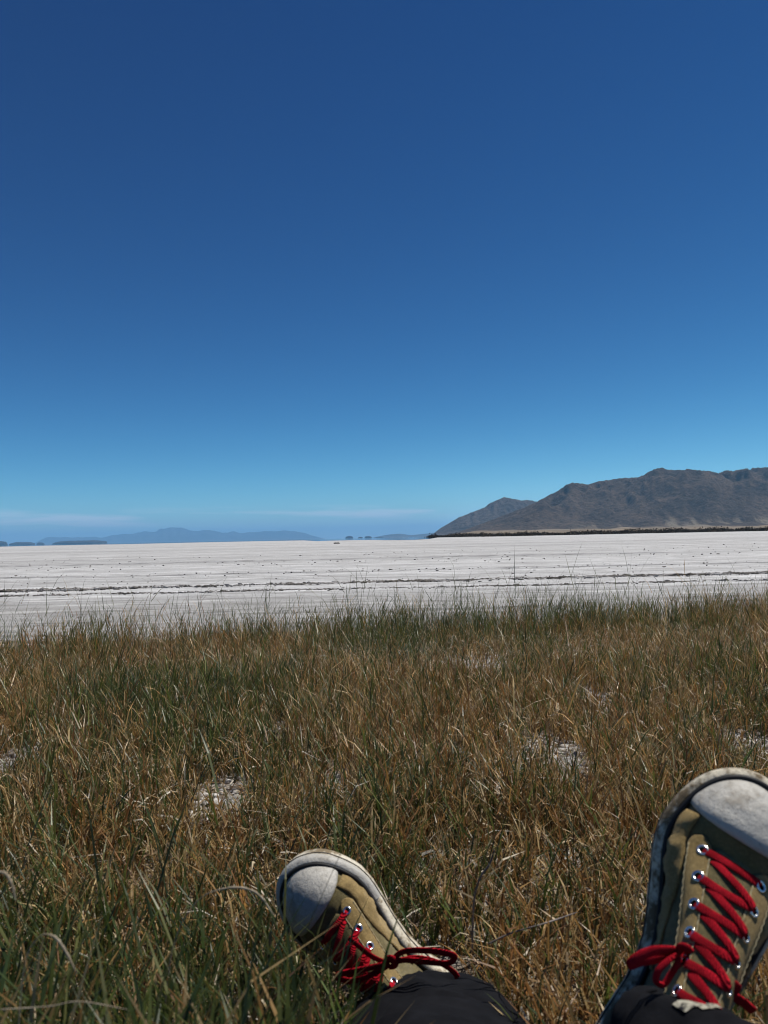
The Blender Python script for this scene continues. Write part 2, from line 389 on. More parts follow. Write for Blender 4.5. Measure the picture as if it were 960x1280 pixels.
# pale dry flat with sparse grass behind the belt
m = Mat('shore_sand', .95, .1); m.base(m.ramp(m.noise(m.coord('Object', (.02, .006, 1)), 1, 6, .65), [(.38, (.10, .08, .06)), (.62, (.27, .22, .16))]))
V = []
px = np.linspace(536, 1900, 300); dd = np.array([700., 860, 1300, 2000, 3800])
for i, d in enumerate(dd):
    for p in px: V.append(((p - 480) / PX_F * d, d, PLAYA_Z + .06 + [0, 2.0, 6, 12, 24][i] * (.8 + .4 * float(vnoise(np.array(p * .05), np.array(d * .01), 3))) * min(1, (p - 536) / 60 )))
link('far_shore', tri_mesh('far_shore', V, grid_tris(len(dd), len(px)), smooth=True), m.m, kind='structure')

# one rounded bush that stands clear of the belt
p = at_depth(603, 674, 520.); 
bt = leaf_cloud(0, 0, 0, 1.7, 1.5, 3.0, 420, .42, g)
bush = link('bush', None, label='dark rounded bush standing clear at the thin end of the scrub belt', category='bush'); bush.location = (p.x, 520, PLAYA_Z)
link('crown', tri_mesh('bush_crown', bt.reshape(-1, 3) + np.array([0, 0, .4]), np.arange(len(bt) * 3)), SCRUB, bush)
V = []; Fq = []
for r, z in ((.2, -.1), (.12, .7), (.05, 1.6)):
    V += [(r * math.cos(a), r * math.sin(a), z) for a in np.linspace(0, 2 * math.pi, 7)[:-1]]
Fq = [(r * 6 + i, r * 6 + (i + 1) % 6, (r + 1) * 6 + (i + 1) % 6, (r + 1) * 6 + i) for r in range(2) for i in range(6)]
link('trunk', mesh_from('bush_trunk', V, Fq), SCRUB, bush)

# --- stones and salt clods
def clod_mesh(name, seed, flat=.6):
    bm = bmesh.new(); bmesh.ops.create_icosphere(bm, subdivisions=3, radius=1)
    for v_ in bm.verts:
        c_ = v_.co
        n_ = float(fbm(np.array(c_.x * 1.7 + seed), np.array(c_.y * 1.7 + c_.z * 1.3), seed, 4)); n2 = float(ridged(np.array(c_.x * 3 + c_.z * 2), np.array(c_.y * 3 - c_.z), seed + 9, 3))
        k = .62 + .7 * n_ + .16 * n2
        v_.co = Vector((c_.x * k, c_.y * k, c_.z * k * flat))
    me = bpy.data.meshes.new(name); bm.to_mesh(me); bm.free()
    return me
m = Mat('stone', .9, .2); m.base(m.ramp(m.noise(m.coord(), 3, 5), [(.35, (.06, .052, .045)), (.65, (.17, .15, .13))])); STONE = m.m
m = Mat('clod', .95, .15); vv = m.coord()
m.base(m.ramp(m.noise(vv, 2.6, 6, .65), [(.33, (.22, .18, .14)), (.47, (.46, .43, .39)), (.6, (.66, .64, .61))])).bump(m.noise(vv, 9, 8, .7), .7, .12); CLOD = m.m
stones = [clod_mesh('stone', 3 + i) for i in range(3)]
for s_ in stones: s_.materials.append(STONE)
first = True
for k, (px, py, sz) in enumerate(((421, 679.6, .45), (20, 720, .055), (262, 697, .06), (100, 709, .04), (185, 728, .04), (128, 706, .04), (453, 714, .05), (380, 714, .05), (653, 699, .07), (668, 713, .045), (830, 709, .06), (305, 706, .05), (48, 783, .030), (520, 697, .05))):
    q = at_height(px, py, PLAYA_Z)
    o = link('rock' if k == 0 else 'stone', stones[k % 3]); o.location = (q.x, q.y, PLAYA_Z + sz * .15); sz *= .62 if k == 0 else .42; o.scale = (sz * 1.5, sz, sz * .7); o.rotation_euler.z = k * 1.3
    if k == 0: o['label'] = 'lone dark boulder far out where the salt flat meets the mirage'; o['category'] = 'rock'
    else: o['label'] = 'small dark stone lying on the open white salt flat'; o['category'] = 'stone'; o['group'] = 'stones on the salt flat'

# --- the haze
m = bpy.data.materials.new('haze'); m.use_nodes = True
t_ = m.node_tree; t_.nodes.clear()
pv = t_.nodes.new('ShaderNodeVolumePrincipled'); oo = t_.nodes.new('ShaderNodeOutputMaterial')
pv.inputs['Color'].default_value = (.30, .64, 1.0, 1); pv.inputs['Density'].default_value = 4.3e-5; pv.inputs['Anisotropy'].default_value = 0.0
t_.links.new(pv.outputs[0], oo.inputs['Volume'])
bx = [(x, y, z) for z in (-1.7, 1250) for x, y in ((-92000, -31000), (92000, -31000), (92000, 92000), (-92000, 92000))]
HZ = link('haze', mesh_from('haze', bx, [(3, 2, 1, 0), (4, 5, 6, 7), (0, 1, 5, 4), (1, 2, 6, 5), (2, 3, 7, 6), (3, 0, 4, 7)], False), m, kind='stuff')
# --- shoe geometry -----------------------------------------------------------
SHOE_L = 0.295
_T = np.array([0, .02, .05, .10, .18, .25, .32, .40, .48, .55, .62, .68, .74, .79, .84, .88, .92, .95, .975, .99, 1.0])
_WM = np.array([0, .016, .024, .029, .029, .025, .0205, .0185, .0205, .0255, .0325, .0390, .0440, .045, .043, .040, .035, .029, .021, .0135, 0])
_WL = np.array([0, .016, .024, .030, .033, .034, .036, .039, .042, .045, .048, .0495, .0495, .048, .045, .041, .0345, .028, .020, .013, 0])
_HT = np.array([0, .10, .20, .30, .36, .45, .55, .65, .71, .745, .775, .81, .85, .90, .94, .97, .99, 1.0])
_HZ = np.array([.070, .085, .100, .120, .124, .110, .094, .077, .066, .0585, .056, .0595, .0590, .054, .047, .038, .028, .016])
SHOE_Z0 = .017
def _wid(t, tab):
    return np.sqrt(np.maximum(np.interp(t, _T, tab ** 2), 1e-10))
def swing(t):
    return .021 * np.clip((.78 - t) / .78, 0, 1) ** 1.4          # the last curves: the heel sits outwards of the forefoot
def shoe_pt(t, u):
    """right shoe, metres: x to the wearer's right, y to the toe, z up from the sole; u -1 inner .. 1 outer"""
    t = np.asarray(t, float); u = np.asarray(u, float)
    t, u = np.broadcast_arrays(t, u)
    tc = np.clip(t, 0.0005, .9995)
    w = np.where(u < 0, _wid(tc, _WM), _wid(tc, _WL))
    h = np.interp(tc, _HT, _HZ)
    k = np.clip((tc - .55) / .25, 0, 1)
    p = 1.0 - .18 * k
    q = 1.05 - .33 * k
    a = np.clip(np.abs(u), 0, 1) * math.pi / 2
    x = np.sign(u) * w * np.sin(a) ** p + swing(tc)
    z = SHOE_Z0 + h * np.maximum(np.cos(a), 0) ** q
    return np.stack([x, tc * SHOE_L, z], -1)
def shoe_nrm(t, u):
    e = .004
    du = shoe_pt(t, np.minimum(u + e, 1)) - shoe_pt(t, np.maximum(u - e, -1))
    dt = shoe_pt(np.minimum(t + e, 1), u) - shoe_pt(np.maximum(t - e, 0), u)
    n = np.cross(du, dt)
    n /= np.maximum(np.linalg.norm(n, axis=-1, keepdims=True), 1e-12)
    return n
def shoe_off(t, u, d):
    return shoe_pt(t, u) + shoe_nrm(t, u) * np.asarray(d)[..., None]
EYE_T = [.742 - .066 * i for i in range(7)]
EYE_U = [.28 for i in range(7)]
def outline(s, grow):
    """closed sole outline, s 0..1 from the toe down the inner side to the heel and up the outer side"""
    s = np.asarray(s, float) % 1.0
    inner = s < .5
    k = np.where(inner, s * 2, 2 - s * 2)
    t = .5 + .5 * np.cos(k * math.pi)
    w = np.where(inner, -_wid(np.clip(t, 1e-6, 1 - 1e-6), _WM), _wid(np.clip(t, 1e-6, 1 - 1e-6), _WL))
    return np.stack([w + swing(t), t * SHOE_L], -1), grow
# --- end shoe geometry
# ================================================================ THE SHOES
SHOE_POSE = {'right': (-1.2281, 1.004, 0.9455, 0.1794, 0.6626, CAM_Z - 0.4853),
             'left': (1.4729, 0.6349, -1.46, 0.1128, 0.9703, CAM_Z - 0.5899)}
def canvas(name, c0, c1):
    m = Mat(name, .92, .15); m.b.inputs['Sheen Weight'].default_value = .15
    v = m.coord()
    c = m.ramp(m.noise(v, 38, 6, .62), [(.32, c0), (.68, c1)])
    c = m.mix(m.rng(m.noise(v, 14, 5, .65), .50, .72, 0, .6), c, tuple(k * .42 for k in c0))
    c = m.mix(m.rng(m.noise(v, 420, 2, .5), .45, .75, 0, .35), c, tuple(min(1, k * 1.7) for k in c1))
    wv = m.n('ShaderNodeTexWave', Scale=520.0, wave_type='BANDS', bands_direction='Y'); m.l(v, wv.inputs[0])
    wv2 = m.n('ShaderNodeTexWave', Scale=520.0, wave_type='BANDS', bands_direction='X'); m.l(v, wv2.inputs[0])
    h = m.math('ADD', m.math('ADD', m.math('MULTIPLY', wv.outputs[1], .12), m.math('MULTIPLY', wv2.outputs[1], .12)), m.math('MULTIPLY', m.noise(v, 55, 5, .6), 1.3))
    m.base(c).bump(h, .8, .0032); return m.m
CANVAS = canvas('khaki_canvas', (.245, .165, .054), (.40, .28, .11))
CANVAS_OLIVE = canvas('olive_canvas', (.13, .105, .038), (.225, .18, .075))
def rubber(name, clean, dirt, lo, hi, rough=.45, low=0.0):
    m = Mat(name, rough, .4); v = m.coord()
    d = m.math('ADD', m.math('MULTIPLY', m.noise(v, 26, 8, .7), .65), m.math('MULTIPLY', m.noise(v, 95, 6, .7), .35))
    zz = m.n('ShaderNodeSeparateXYZ'); m.l(v, zz.inputs[0])
    if low: d = m.math('ADD', d, m.rng(zz.outputs[2], .022, .006, 0, low))
    f = m.rng(d, lo, hi)
    c = m.mix(f, clean, dirt); c = m.mix(m.rng(m.noise(v, 140, 5, .7), .56, .70, 0, .55), c, tuple(k * .4 for k in dirt))
    m.base(c).bump(d, .8, .005); m.l(m.rng(f, 0, 1, rough, .95), m.b.inputs['Roughness']); return m.m
RUBBER = rubber('toe_cap_rubber', (.47, .45, .40), (.30, .265, .21), .50, .66, .45)
FOX = rubber('foxing_rubber', (.68, .62, .49), (.20, .15, .085), .48, .56, .6, .07)
FOX_DIRTY = rubber('muddy_foxing_rubber', (.62, .56, .43), (.15, .11, .062), .47, .55, .75, .05)
m = Mat('black_rubber', .6, .3); m.base((.016, .016, .017)); BLACK = m.m
m = Mat('tread_rubber', .8, .3); m.base(m.ramp(m.noise(m.coord(), 40, 5), [(.4, (.10, .07, .04)), (.65, (.24, .19, .13))])); TREAD = m.m
m = Mat('nickel', .22, .5); m.b.inputs['Metallic'].default_value = 1.0; m.base((.78, .77, .75)).bump(m.noise(m.coord(), 300, 3), .1, .0005); NICKEL = m.m
m = Mat('eyelet_hole_shade', .9, .0); m.base((.006, .006, .006)); HOLE_SHADE = m.m
m = Mat('red_lace', .9, .1); v = m.coord()
m.base(m.ramp(m.noise(v, 60, 4), [(.35, (.33, .004, .012)), (.65, (.56, .009, .024))]))
wv = m.n('ShaderNodeTexWave', Scale=330.0, wave_type='BANDS', bands_direction='DIAGONAL', Distortion=1.5); m.l(v, wv.inputs[0]); m.bump(m.math('ADD', wv.outputs[1], m.noise(v, 900, 3)), 1.0, .0011); LACE = m.m
m = Mat('thread', .9, .1); m.base((.48, .41, .25)); THREAD = m.m

def tube_mesh(name, P, hw, hh, up=None, ns=8, closed=False, taper=None):
    """flat-oval tube along a polyline; up = the direction the thin side faces at each point"""
    P = np.asarray(P, float); n = len(P)
    if closed: T = np.roll(P, -1, 0) - np.roll(P, 1, 0)
    else: T = np.gradient(P, axis=0)
    T /= np.maximum(np.linalg.norm(T, axis=1, keepdims=True), 1e-9)
    U = np.tile(np.array([.02, -.3, 1.0]), (n, 1)) if up is None else np.broadcast_to(np.asarray(up, float), (n, 3))
    Sd = np.cross(T, U); Sd /= np.maximum(np.linalg.norm(Sd, axis=1, keepdims=True), 1e-9)
    Up = np.cross(Sd, T)
    k = np.ones(n) if taper is None else np.asarray(taper, float)
    a = np.linspace(0, 2 * math.pi, ns, endpoint=False)
    V = P[:, None] + (Sd[:, None] * np.cos(a)[None, :, None] * hw + Up[:, None] * np.sin(a)[None, :, None] * hh) * k[:, None, None]
    Fq = []
    for i in range(n if closed else n - 1):
        j = (i + 1) % n
        Fq += [(i * ns + q, j * ns + q, j * ns + (q + 1) % ns, i * ns + (q + 1) % ns) for q in range(ns)]
    if not closed: Fq += [tuple(range(ns)), tuple(range((n - 1) * ns, n * ns))[::-1]]
    return V.reshape(-1, 3), Fq
def spline(pts, n):
    """Catmull-Rom through pts"""
    p = np.asarray(pts, float); p = np.concatenate([[2 * p[0] - p[1]], p, [2 * p[-1] - p[-2]]])
    out = []
    for s_ in np.linspace(0, len(p) - 3 - 1e-9, n):
        i = int(s_); f = s_ - i; a, b, c, d = p[i:i + 4]
        out.append(.5 * (2 * b + (c - a) * f + (2 * a - 5 * b + 4 * c - d) * f * f + (3 * b - a - 3 * c + d) * f ** 3))
    return np.array(out)

def make_shoe(side, label, fox_mat, n_eye):
    sx = 1.0 if side == 'right' else -1.0
    yaw, pit, rol, tx, ty, tz = SHOE_POSE[side]
    M = Matrix.Translation((tx, ty, tz)) @ Matrix.Rotation(yaw, 4, 'Z') @ Matrix.Rotation(pit, 4, 'X') @ Matrix.Rotation(rol, 4, 'Y')
    if side == 'right':                          # lean the heel a little inwards about the toe
        toe = M @ Vector((0, SHOE_L, .02)); M = Matrix.Translation(toe) @ Matrix.Rotation(R(4), 4, 'Y') @ Matrix.Translation(-toe) @ M
    root = link('sneaker', None, label=label, category='sneaker', group='worn canvas sneakers')
    root.matrix_world = M
    def part(name, V, Fq, mat, parent=None, smooth=True):
        V = np.asarray(V, float).reshape(-1, 3) * np.array([sx, 1, 1])
        if sx < 0: Fq = [tuple(f)[::-1] for f in Fq]
        return link(name, mesh_from(name, V, Fq, smooth), mat, parent or root)
    def shell(name, T, U, o0, o1, mat, parent=None, puff=0.0):
        nr, nc = T.shape
        if puff:
            i = np.minimum(np.arange(nr), np.arange(nr)[::-1])[:, None] / 3.0; j = np.minimum(np.arange(nc), np.arange(nc)[::-1])[None, :] / 3.0
            o1 = o1 - puff * (1 - np.clip(np.minimum(i, j), 0, 1)) ** 2
        else: o1 = np.full(T.shape, o1)
        w_ = wrinkle(T, U) if mat in (CANVAS, CANVAS_OLIVE) else 0.0
        top = shoe_off(T, U, np.broadcast_to(o1, T.shape) + w_); bot = shoe_off(T, U, np.full(T.shape, o0) + w_)
        V = np.concatenate([top.reshape(-1, 3), bot.reshape(-1, 3)]); n = nr * nc
        Fq = []
        for i in range(nr - 1):
            for j in range(nc - 1):
                a = i * nc + j
                Fq.append((a, a + 1, a + nc + 1, a + nc)); Fq.append((n + a + nc, n + a + nc + 1, n + a + 1, n + a))
        edge = [j for j in range(nc)] + [i * nc + nc - 1 for i in range(1, nr)] + [(nr - 1) * nc + j for j in range(nc - 2, -1, -1)] + [i * nc for i in range(nr - 2, 0, -1)]
        for a, b in zip(edge, edge[1:] + edge[:1]): Fq.append((b, a, n + a, n + b))
        return part(name, V, Fq, mat, parent)
    def wrinkle(T, U):
        k = np.clip((np.abs(U) - .46) / .2, 0, 1) * np.clip((.82 - T) / .08, 0, 1) * np.clip((1 - np.abs(U)) / .12, 0, 1)
        return k * (.0075 * (ridged(T * 15 + np.abs(U) * 3, U * 2.2 + 5, 19, 3) - .62) + .003 * (fbm(T * 40, U * 6, 25, 3) - .5))
    # canvas upper with creases where the toes bend
    s = np.linspace(0, 1, 70); T, U = np.meshgrid(.004 + .99 * s, np.linspace(-1, 1, 61), indexing='ij')
    cre = -.0016 * np.exp(-((T - .70 - .03 * np.abs(U)) / .012) ** 2) - .0014 * np.exp(-((T - .655 - .05 * np.abs(U)) / .010) ** 2) * np.clip(np.abs(U) * 2, 0, 1)
    wrk = .0022 * (fbm(T * 26, U * 7, 15, 4) - .5)
    V = shoe_off(T, U, cre + wrk + wrinkle(T, U))
    nc = 61
    part('upper', V, [(i * nc + j, i * nc + j + 1, (i + 1) * nc + j + 1, (i + 1) * nc + j) for i in range(69) for j in range(nc - 1)], CANVAS_OLIVE)
    # toe cap, its rear edge bowed towards the ankle
    U, q = np.meshgrid(np.linspace(-.93, .93, 41), np.linspace(0, 1, 26), indexing='xy')
    back = .822 + .050 * np.abs(U) ** 2.2
    shell('toe_cap', back + (.992 - back) * (1 - (1 - q) ** 1.5), U, .0002, .0044, RUBBER, puff=.0022)
    # tongue
    T, U = np.meshgrid(np.linspace(.30, .775, 40), np.linspace(-.23, .23, 15), indexing='ij')
    U = U * np.clip((.79 - T) / .05, .1, 1) ** .5
    tg = shell('tongue', T, U, .0004, .0042 , CANVAS_OLIVE, puff=.002)
    # eyelet facings with rounded ends, side panels along the sole
    for e in (-1, 1):
        T, q = np.meshgrid(np.linspace(.315, .785, 52), np.linspace(0, 1, 13), indexing='ij')
        rnd = np.sqrt(np.clip(1 - np.clip((T - .735) / .05, 0, 1) ** 2, .02, 1))
        u0, u1 = .175, .475
        mid = (u0 + u1) / 2; hw_ = (u1 - u0) / 2 * rnd
        wav = .0011 * (fbm(T * 30, q * 2, 70 + e, 3) - .5)
        fc = shell('facing', T, e * (mid + (q - .5) * 2 * hw_) * (1 if e > 0 else 1), .0008, .0042 + 0 * wav, CANVAS, puff=.0012) if e > 0 else shell('facing', T[:, ::-1], e * (mid + (q - .5) * 2 * hw_)[:, ::-1], .0008, .0042, CANVAS, puff=.0012)
        # two rows of stitching
        for uu in (u0 + .025, u1 - .03):
            tt = np.linspace(.32, .742, 90)
            for k in range(1):
                P = shoe_off(tt, np.full(90, e * uu), np.full(90, .0043) + .00045 * np.sin(np.arange(90) * math.pi * .5))
                V, Fq = tube_mesh('stitching', P, .00045, .00045, ns=5)
                part('stitching', V, Fq, THREAD, fc)
        T, q = np.meshgrid(np.linspace(.40, .83, 44), np.linspace(0, 1, 12), indexing='ij')
        lo = np.interp(T, [.40, .50, .60, .68, .74, .83], [.82, .72, .60, .53, .52, .50])
        Uq = lo + (.985 - lo) * q
        if e < 0: T, Uq = T[:, ::-1], -Uq[:, ::-1]
        shell('side_panel', T, Uq, .0003, .0030, CANVAS, puff=.0010)
        T, q = np.meshgrid(np.linspace(.02, .30, 24), np.linspace(0, 1, 12), indexing='ij')
        Uq = .15 + .83 * q
        if e < 0: T, Uq = T[:, ::-1], -Uq[:, ::-1]
        shell('heel_panel', T, Uq, .0003, .0028, CANVAS, puff=.0010)
    # sole: tread, foxing band, dark pinstripe, dark welt
    ns = 160
    o2, _ = outline((np.arange(ns) + .5) / ns, 0)
    for _k in range(3): o2 = (np.roll(o2, 1, 0) + o2 * 2 + np.roll(o2, -1, 0)) / 4
    tan = np.roll(o2, -1, 0) - np.roll(o2, 1, 0); nrm = np.stack([tan[:, 1], -tan[:, 0]], -1); nrm /= np.linalg.norm(nrm, axis=1, keepdims=True)
    if np.sum(nrm * (o2 - np.array([0, .15]))) < 0: nrm = -nrm
    tt = o2[:, 1] / SHOE_L
    lift = 1 + .22 * np.clip((tt - .72) / .25, 0, 1)
    wob = 1 + .10 * (fbm(np.arange(ns) * .21, np.zeros(ns), 12, 3) - .5)
    prof = [(.0, .0005), (.0, .0055), (.005, .0085), (.014, .0098), (.025, .0098), (.033, .0086), (.0370, .0058), (.0375, .0010), (.031, -.003)]
    V = []
    for z, gq in prof:
        p2 = o2 + nrm * (gq * wob + (.0016 if fox_mat is FOX_DIRTY else .0005) * (fbm(np.arange(ns) * .7, np.full(ns, z * 160), 37, 3) - .5) * (z > .002))[:, None]
        V.append(np.stack([p2[:, 0], p2[:, 1], z * lift + .0010 * (fbm(np.arange(ns) * .3, np.full(ns, z * 300), 31, 3) - .5) * (z > 0)], -1))
    V = np.concatenate(V)
    ring = lambda a, b: [(a * ns + i, a * ns + (i + 1) % ns, b * ns + (i + 1) % ns, b * ns + i) for i in range(ns)]
    Fq = sum([ring(i, i + 1) for i in range(len(prof) - 1)], [])
    sole = part('sole', V, [f[::-1] for f in Fq], fox_mat)
    def band(name, z, gq, hw, hh, mat, par):
        p2 = o2 + nrm * (gq * wob)[:, None]
        P = np.stack([p2[:, 0], p2[:, 1], z * lift], -1)
        V, Fq = tube_mesh(name, P, hw, hh, np.concatenate([nrm, np.zeros((ns, 1))], 1), 6, True)
        part(name, V, Fq, mat, par)
    band('pinstripe', .0225, .0100, .0013, .0008, BLACK, sole)
    band('welt', .0392, .0024, .0023, .0024, BLACK, sole)
    # toe bumper strip, a second layer of clean rubber round the toe
    idx = np.where(tt > .66)[0]; idx = np.concatenate([idx[idx >= ns // 2], idx[idx < ns // 2]])
    p2 = o2[idx]; n2_ = nrm[idx]; lf = lift[idx]
    pf = [(.0282, .0090), (.0286, .0108), (.0320, .0108), (.0362, .0088), (.0378, .0050)]
    V = np.concatenate([np.concatenate([p2 + n2_ * g_, (z * lf)[:, None]], 1) for z, g_ in pf]); ni = len(idx)
    Fq = [(a * ni + i, a * ni + i + 1, (a + 1) * ni + i + 1, (a + 1) * ni + i) for a in range(len(pf) - 1) for i in range(ni - 1)]
    part('toe_bumper', V, [f[::-1] for f in Fq], RUBBER if fox_mat is FOX else fox_mat, sole)
    # tread plate
    V = [(x, y, .0008) for x, y in o2 + nrm * .003] ; part('tread', V + [(x, y, -.0022) for x, y in o2 + nrm * .002], [tuple(range(ns, 2 * ns))] + [(i, (i + 1) % ns, ns + (i + 1) % ns, ns + i) for i in range(ns)], TREAD, sole, False)
    # eyelets
    def ring_mesh(T, U):
        c0 = shoe_off(np.array(T), np.array(U), np.array(.0044)); nn = shoe_nrm(np.array(T), np.array(U))
        a1 = np.cross(nn, [0, 1, 0]); a1 /= np.linalg.norm(a1); a2 = np.cross(nn, a1)
        V = []; n_ = 20; k_ = 8
        for i in range(n_):
            d = a1 * math.cos(i / n_ * 2 * math.pi) + a2 * math.sin(i / n_ * 2 * math.pi)
            for j in range(k_):
                b = j / k_ * 2 * math.pi
                V.append(c0 + d * (.00375 + .00125 * math.cos(b)) + nn * (.0009 * math.sin(b)))
        Fq = [(i * k_ + j, ((i + 1) % n_) * k_ + j, ((i + 1) % n_) * k_ + (j + 1) % k_, i * k_ + (j + 1) % k_) for i in range(n_) for j in range(k_)]
        disc = [c0 + (a1 * math.cos(i / 14 * 2 * math.pi) + a2 * math.sin(i / 14 * 2 * math.pi)) * .0034 + nn * .0002 for i in range(14)]
        return V, Fq, disc
    for i in range(n_eye):
        for e in (-1, 1):
            V, Fq, disc = ring_mesh(EYE_T[i], e * EYE_U[i])
            ey = part('eyelet', V, Fq, NICKEL)
            part('hole_shade', disc, [tuple(range(14))], HOLE_SHADE, ey, False)  # black disc painted in for the shade inside the eyelet
    # lace: a bar across each eyelet pair and a diagonal down to the next
    VV, FF = [], []
    def add(V, Fq):
        o = sum(len(a) for a in VV); VV.append(np.asarray(V)); FF.extend([tuple(i + o for i in f) for f in Fq])
    def strand(t0, u0, t1, u1, lift0, lift1, h, sag=0.0):
        k = np.linspace(0, 1, 22)
        u = u0 + (u1 - u0) * k; t = t0 + (t1 - t0) * k + sag * np.sin(k * math.pi)
        off = lift0 + (lift1 - lift0) * k + h * np.sin(k * math.pi) ** .6
        P = shoe_off(t, u, off); n_ = shoe_nrm(t, u)
        add(*tube_mesh('', P, .0036, .0007, n_, ns=10))
    jit = np.random.default_rng(4)
    for i in range(n_eye):
        t0, u0 = EYE_T[i], EYE_U[i]
        strand(t0, -u0, t0 + jit.uniform(-.006, .006), u0, .0038, .0038, .0022, jit.uniform(-.012, .006))
        if i < n_eye - 1:
            t1, u1 = EYE_T[i + 1], EYE_U[i + 1]
            strand(t0 - .012, -.165, t1 + .004, u1 - .02, .0038, .0056, .0018)
    lace = part('lace', np.concatenate(VV), FF, LACE)
    Mi = M.inverted()
    def loop(name, pts, hw=.0037, hh=.0009):
        P = spline([tuple(Mi @ Vector(p)) for p in pts], 48)
        P = P * np.array([sx, 1, 1])
        V, Fq = tube_mesh(name, P, hw, hh)
        part(name, V, Fq, LACE, lace)
    return root, M, loop
def wpt(M, sx, t, u, off):
    p = shoe_off(np.array(t), np.array(u), np.array(off)) * np.array([sx, 1, 1])
    return M @ Vector(tuple(p))

right, MR, loopR = make_shoe('right', 'muddy khaki canvas sneaker pointing straight up, red lace zigzagging over its tongue', FOX_DIRTY, 7)
left, ML, loopL = make_shoe('left', 'khaki canvas sneaker tipped sideways in the grass with cleaner white rim', FOX, 6)
# bow on the left shoe: knot beside the fifth eyelet, a flat loop out each side and two ends
k = wpt(ML, -1, EYE_T[4] + .018, -.23, .010); d = k.y
A = lambda px, py, dy=0.: tuple(at_depth(px, py, d + dy))
loopL('knot', [A(480, 1204), A(486, 1197, -.006), A(493, 1200, -.007), A(494, 1207, -.002), A(486, 1209, 0)], .0034, .0016)
loopL('bow_loop', [A(488, 1203), A(503, 1190, -.006), A(530, 1188, -.012), A(556, 1191, -.014), A(568, 1196, -.013), A(560, 1204, -.010), A(530, 1202, -.008), A(505, 1200, -.004), A(489, 1204)])
loopL('bow_loop', [A(487, 1204), A(470, 1208, -.006), A(446, 1213, -.012), A(427, 1217, -.014), A(422, 1221, -.013), A(436, 1226, -.010), A(458, 1221, -.008), A(478, 1211, -.004), A(487, 1205)])
loopL('lace_end', [A(489, 1203), A(520, 1197, -.002), A(548, 1203, -.002), A(566, 1214, .0), A(572, 1222, .004)], .0030, .0008)
loopL('lace_end', [A(486, 1205), A(466, 1196, .0), A(448, 1182, .002), A(436, 1172, .006)], .0030, .0008)
# bow on the right shoe: knot low on the inner side, one loop out to the left, two hanging
k = wpt(MR, 1, EYE_T[4] + .005, -.34, .010); d = k.y
loopR('knot', [A(846, 1190), A(853, 1184, -.005), A(861, 1188, -.006), A(860, 1195, -.002), A(852, 1197, 0)], .0034, .0016)
loopR('bow_loop', [A(852, 1190), A(836, 1188, -.004), A(815, 1189, -.008), A(797, 1197, -.010), A(788, 1206, -.010), A(800, 1202, -.008), A(822, 1198, -.005), A(840, 1195, -.002), A(852, 1192)])
loopR('bow_loop', [A(852, 1191), A(838, 1199, -.010), A(824, 1212, -.014), A(820, 1226, -.014), A(829, 1231, -.011), A(838, 1219, -.009), A(847, 1204, -.006), A(853, 1193)], .0024, .0009)
loopR('bow_loop', [A(855, 1191), A(861, 1202, -.010), A(865, 1216, -.014), A(862, 1230, -.014), A(854, 1234, -.011), A(852, 1222, -.009), A(854, 1206, -.006), A(855, 1193)], .0024, .0009)
loopR('bow_loop', [A(866, 1212, .004), A(890, 1224, -.006), A(908, 1236, -.010), A(920, 1232, -.010), A(916, 1243, -.010), A(930, 1254, -.008), A(942, 1264, -.004)])

# ================================================================ THE PERSON
m = Mat('black_cotton', .95, .1); v = m.coord(); 
m.base(m.ramp(m.noise(v, 30, 6, .6), [(.35, (.0045, .0047, .006)), (.7, (.010, .0105, .013))])).bump(m.math('ADD', m.noise(v, 22, 4), m.math('MULTIPLY', m.noise(v, 900, 2), .10)), .5, .006)
COTTON = m.m
m = Mat('skin', .5, .4); m.b.inputs['Subsurface Weight'].default_value = .1; m.base((.50, .32, .23)); SKIN = m.m
m = Mat('frayed_cotton', .95, .1); m.base(m.ramp(m.noise(m.coord(), 160, 5, .7), [(.40, (.02, .02, .024)), (.52, (.34, .32, .25)), (.7, (.5, .47, .38))])); FRAY = m.m
person = link('person', None, label='seated person with black trousers and legs stretched out over the grass', category='person')
person.location = (.105, -.1, .02)
LEGS = {'left': [((.064, .900, -.018), .078, .056), ((.054, .862, -.012), .098, .066), ((.042, .815, -.006), .108, .072), ((.042, .74, .012), .100, .074), ((.052, .62, .050), .076, .074), ((.06, .45, .095), .082, .080), ((.045, .30, .095), .088, .086), ((.02, .10, .092), .096, .092), ((.04, -.06, .105), .10, .095)],
        'right': [((.196, .582, .150), .040, .048), ((.206, .560, .159), .043, .054), ((.214, .535, .162), .046, .056), ((.240, .475, .160), .056, .062), ((.320, .36, .15), .066, .068), ((.42, .235, .165), .078, .078), ((.40, .12, .15), .085, .084), ((.29, .02, .120), .096, .092), ((.17, -.06, .115), .10, .095)]}
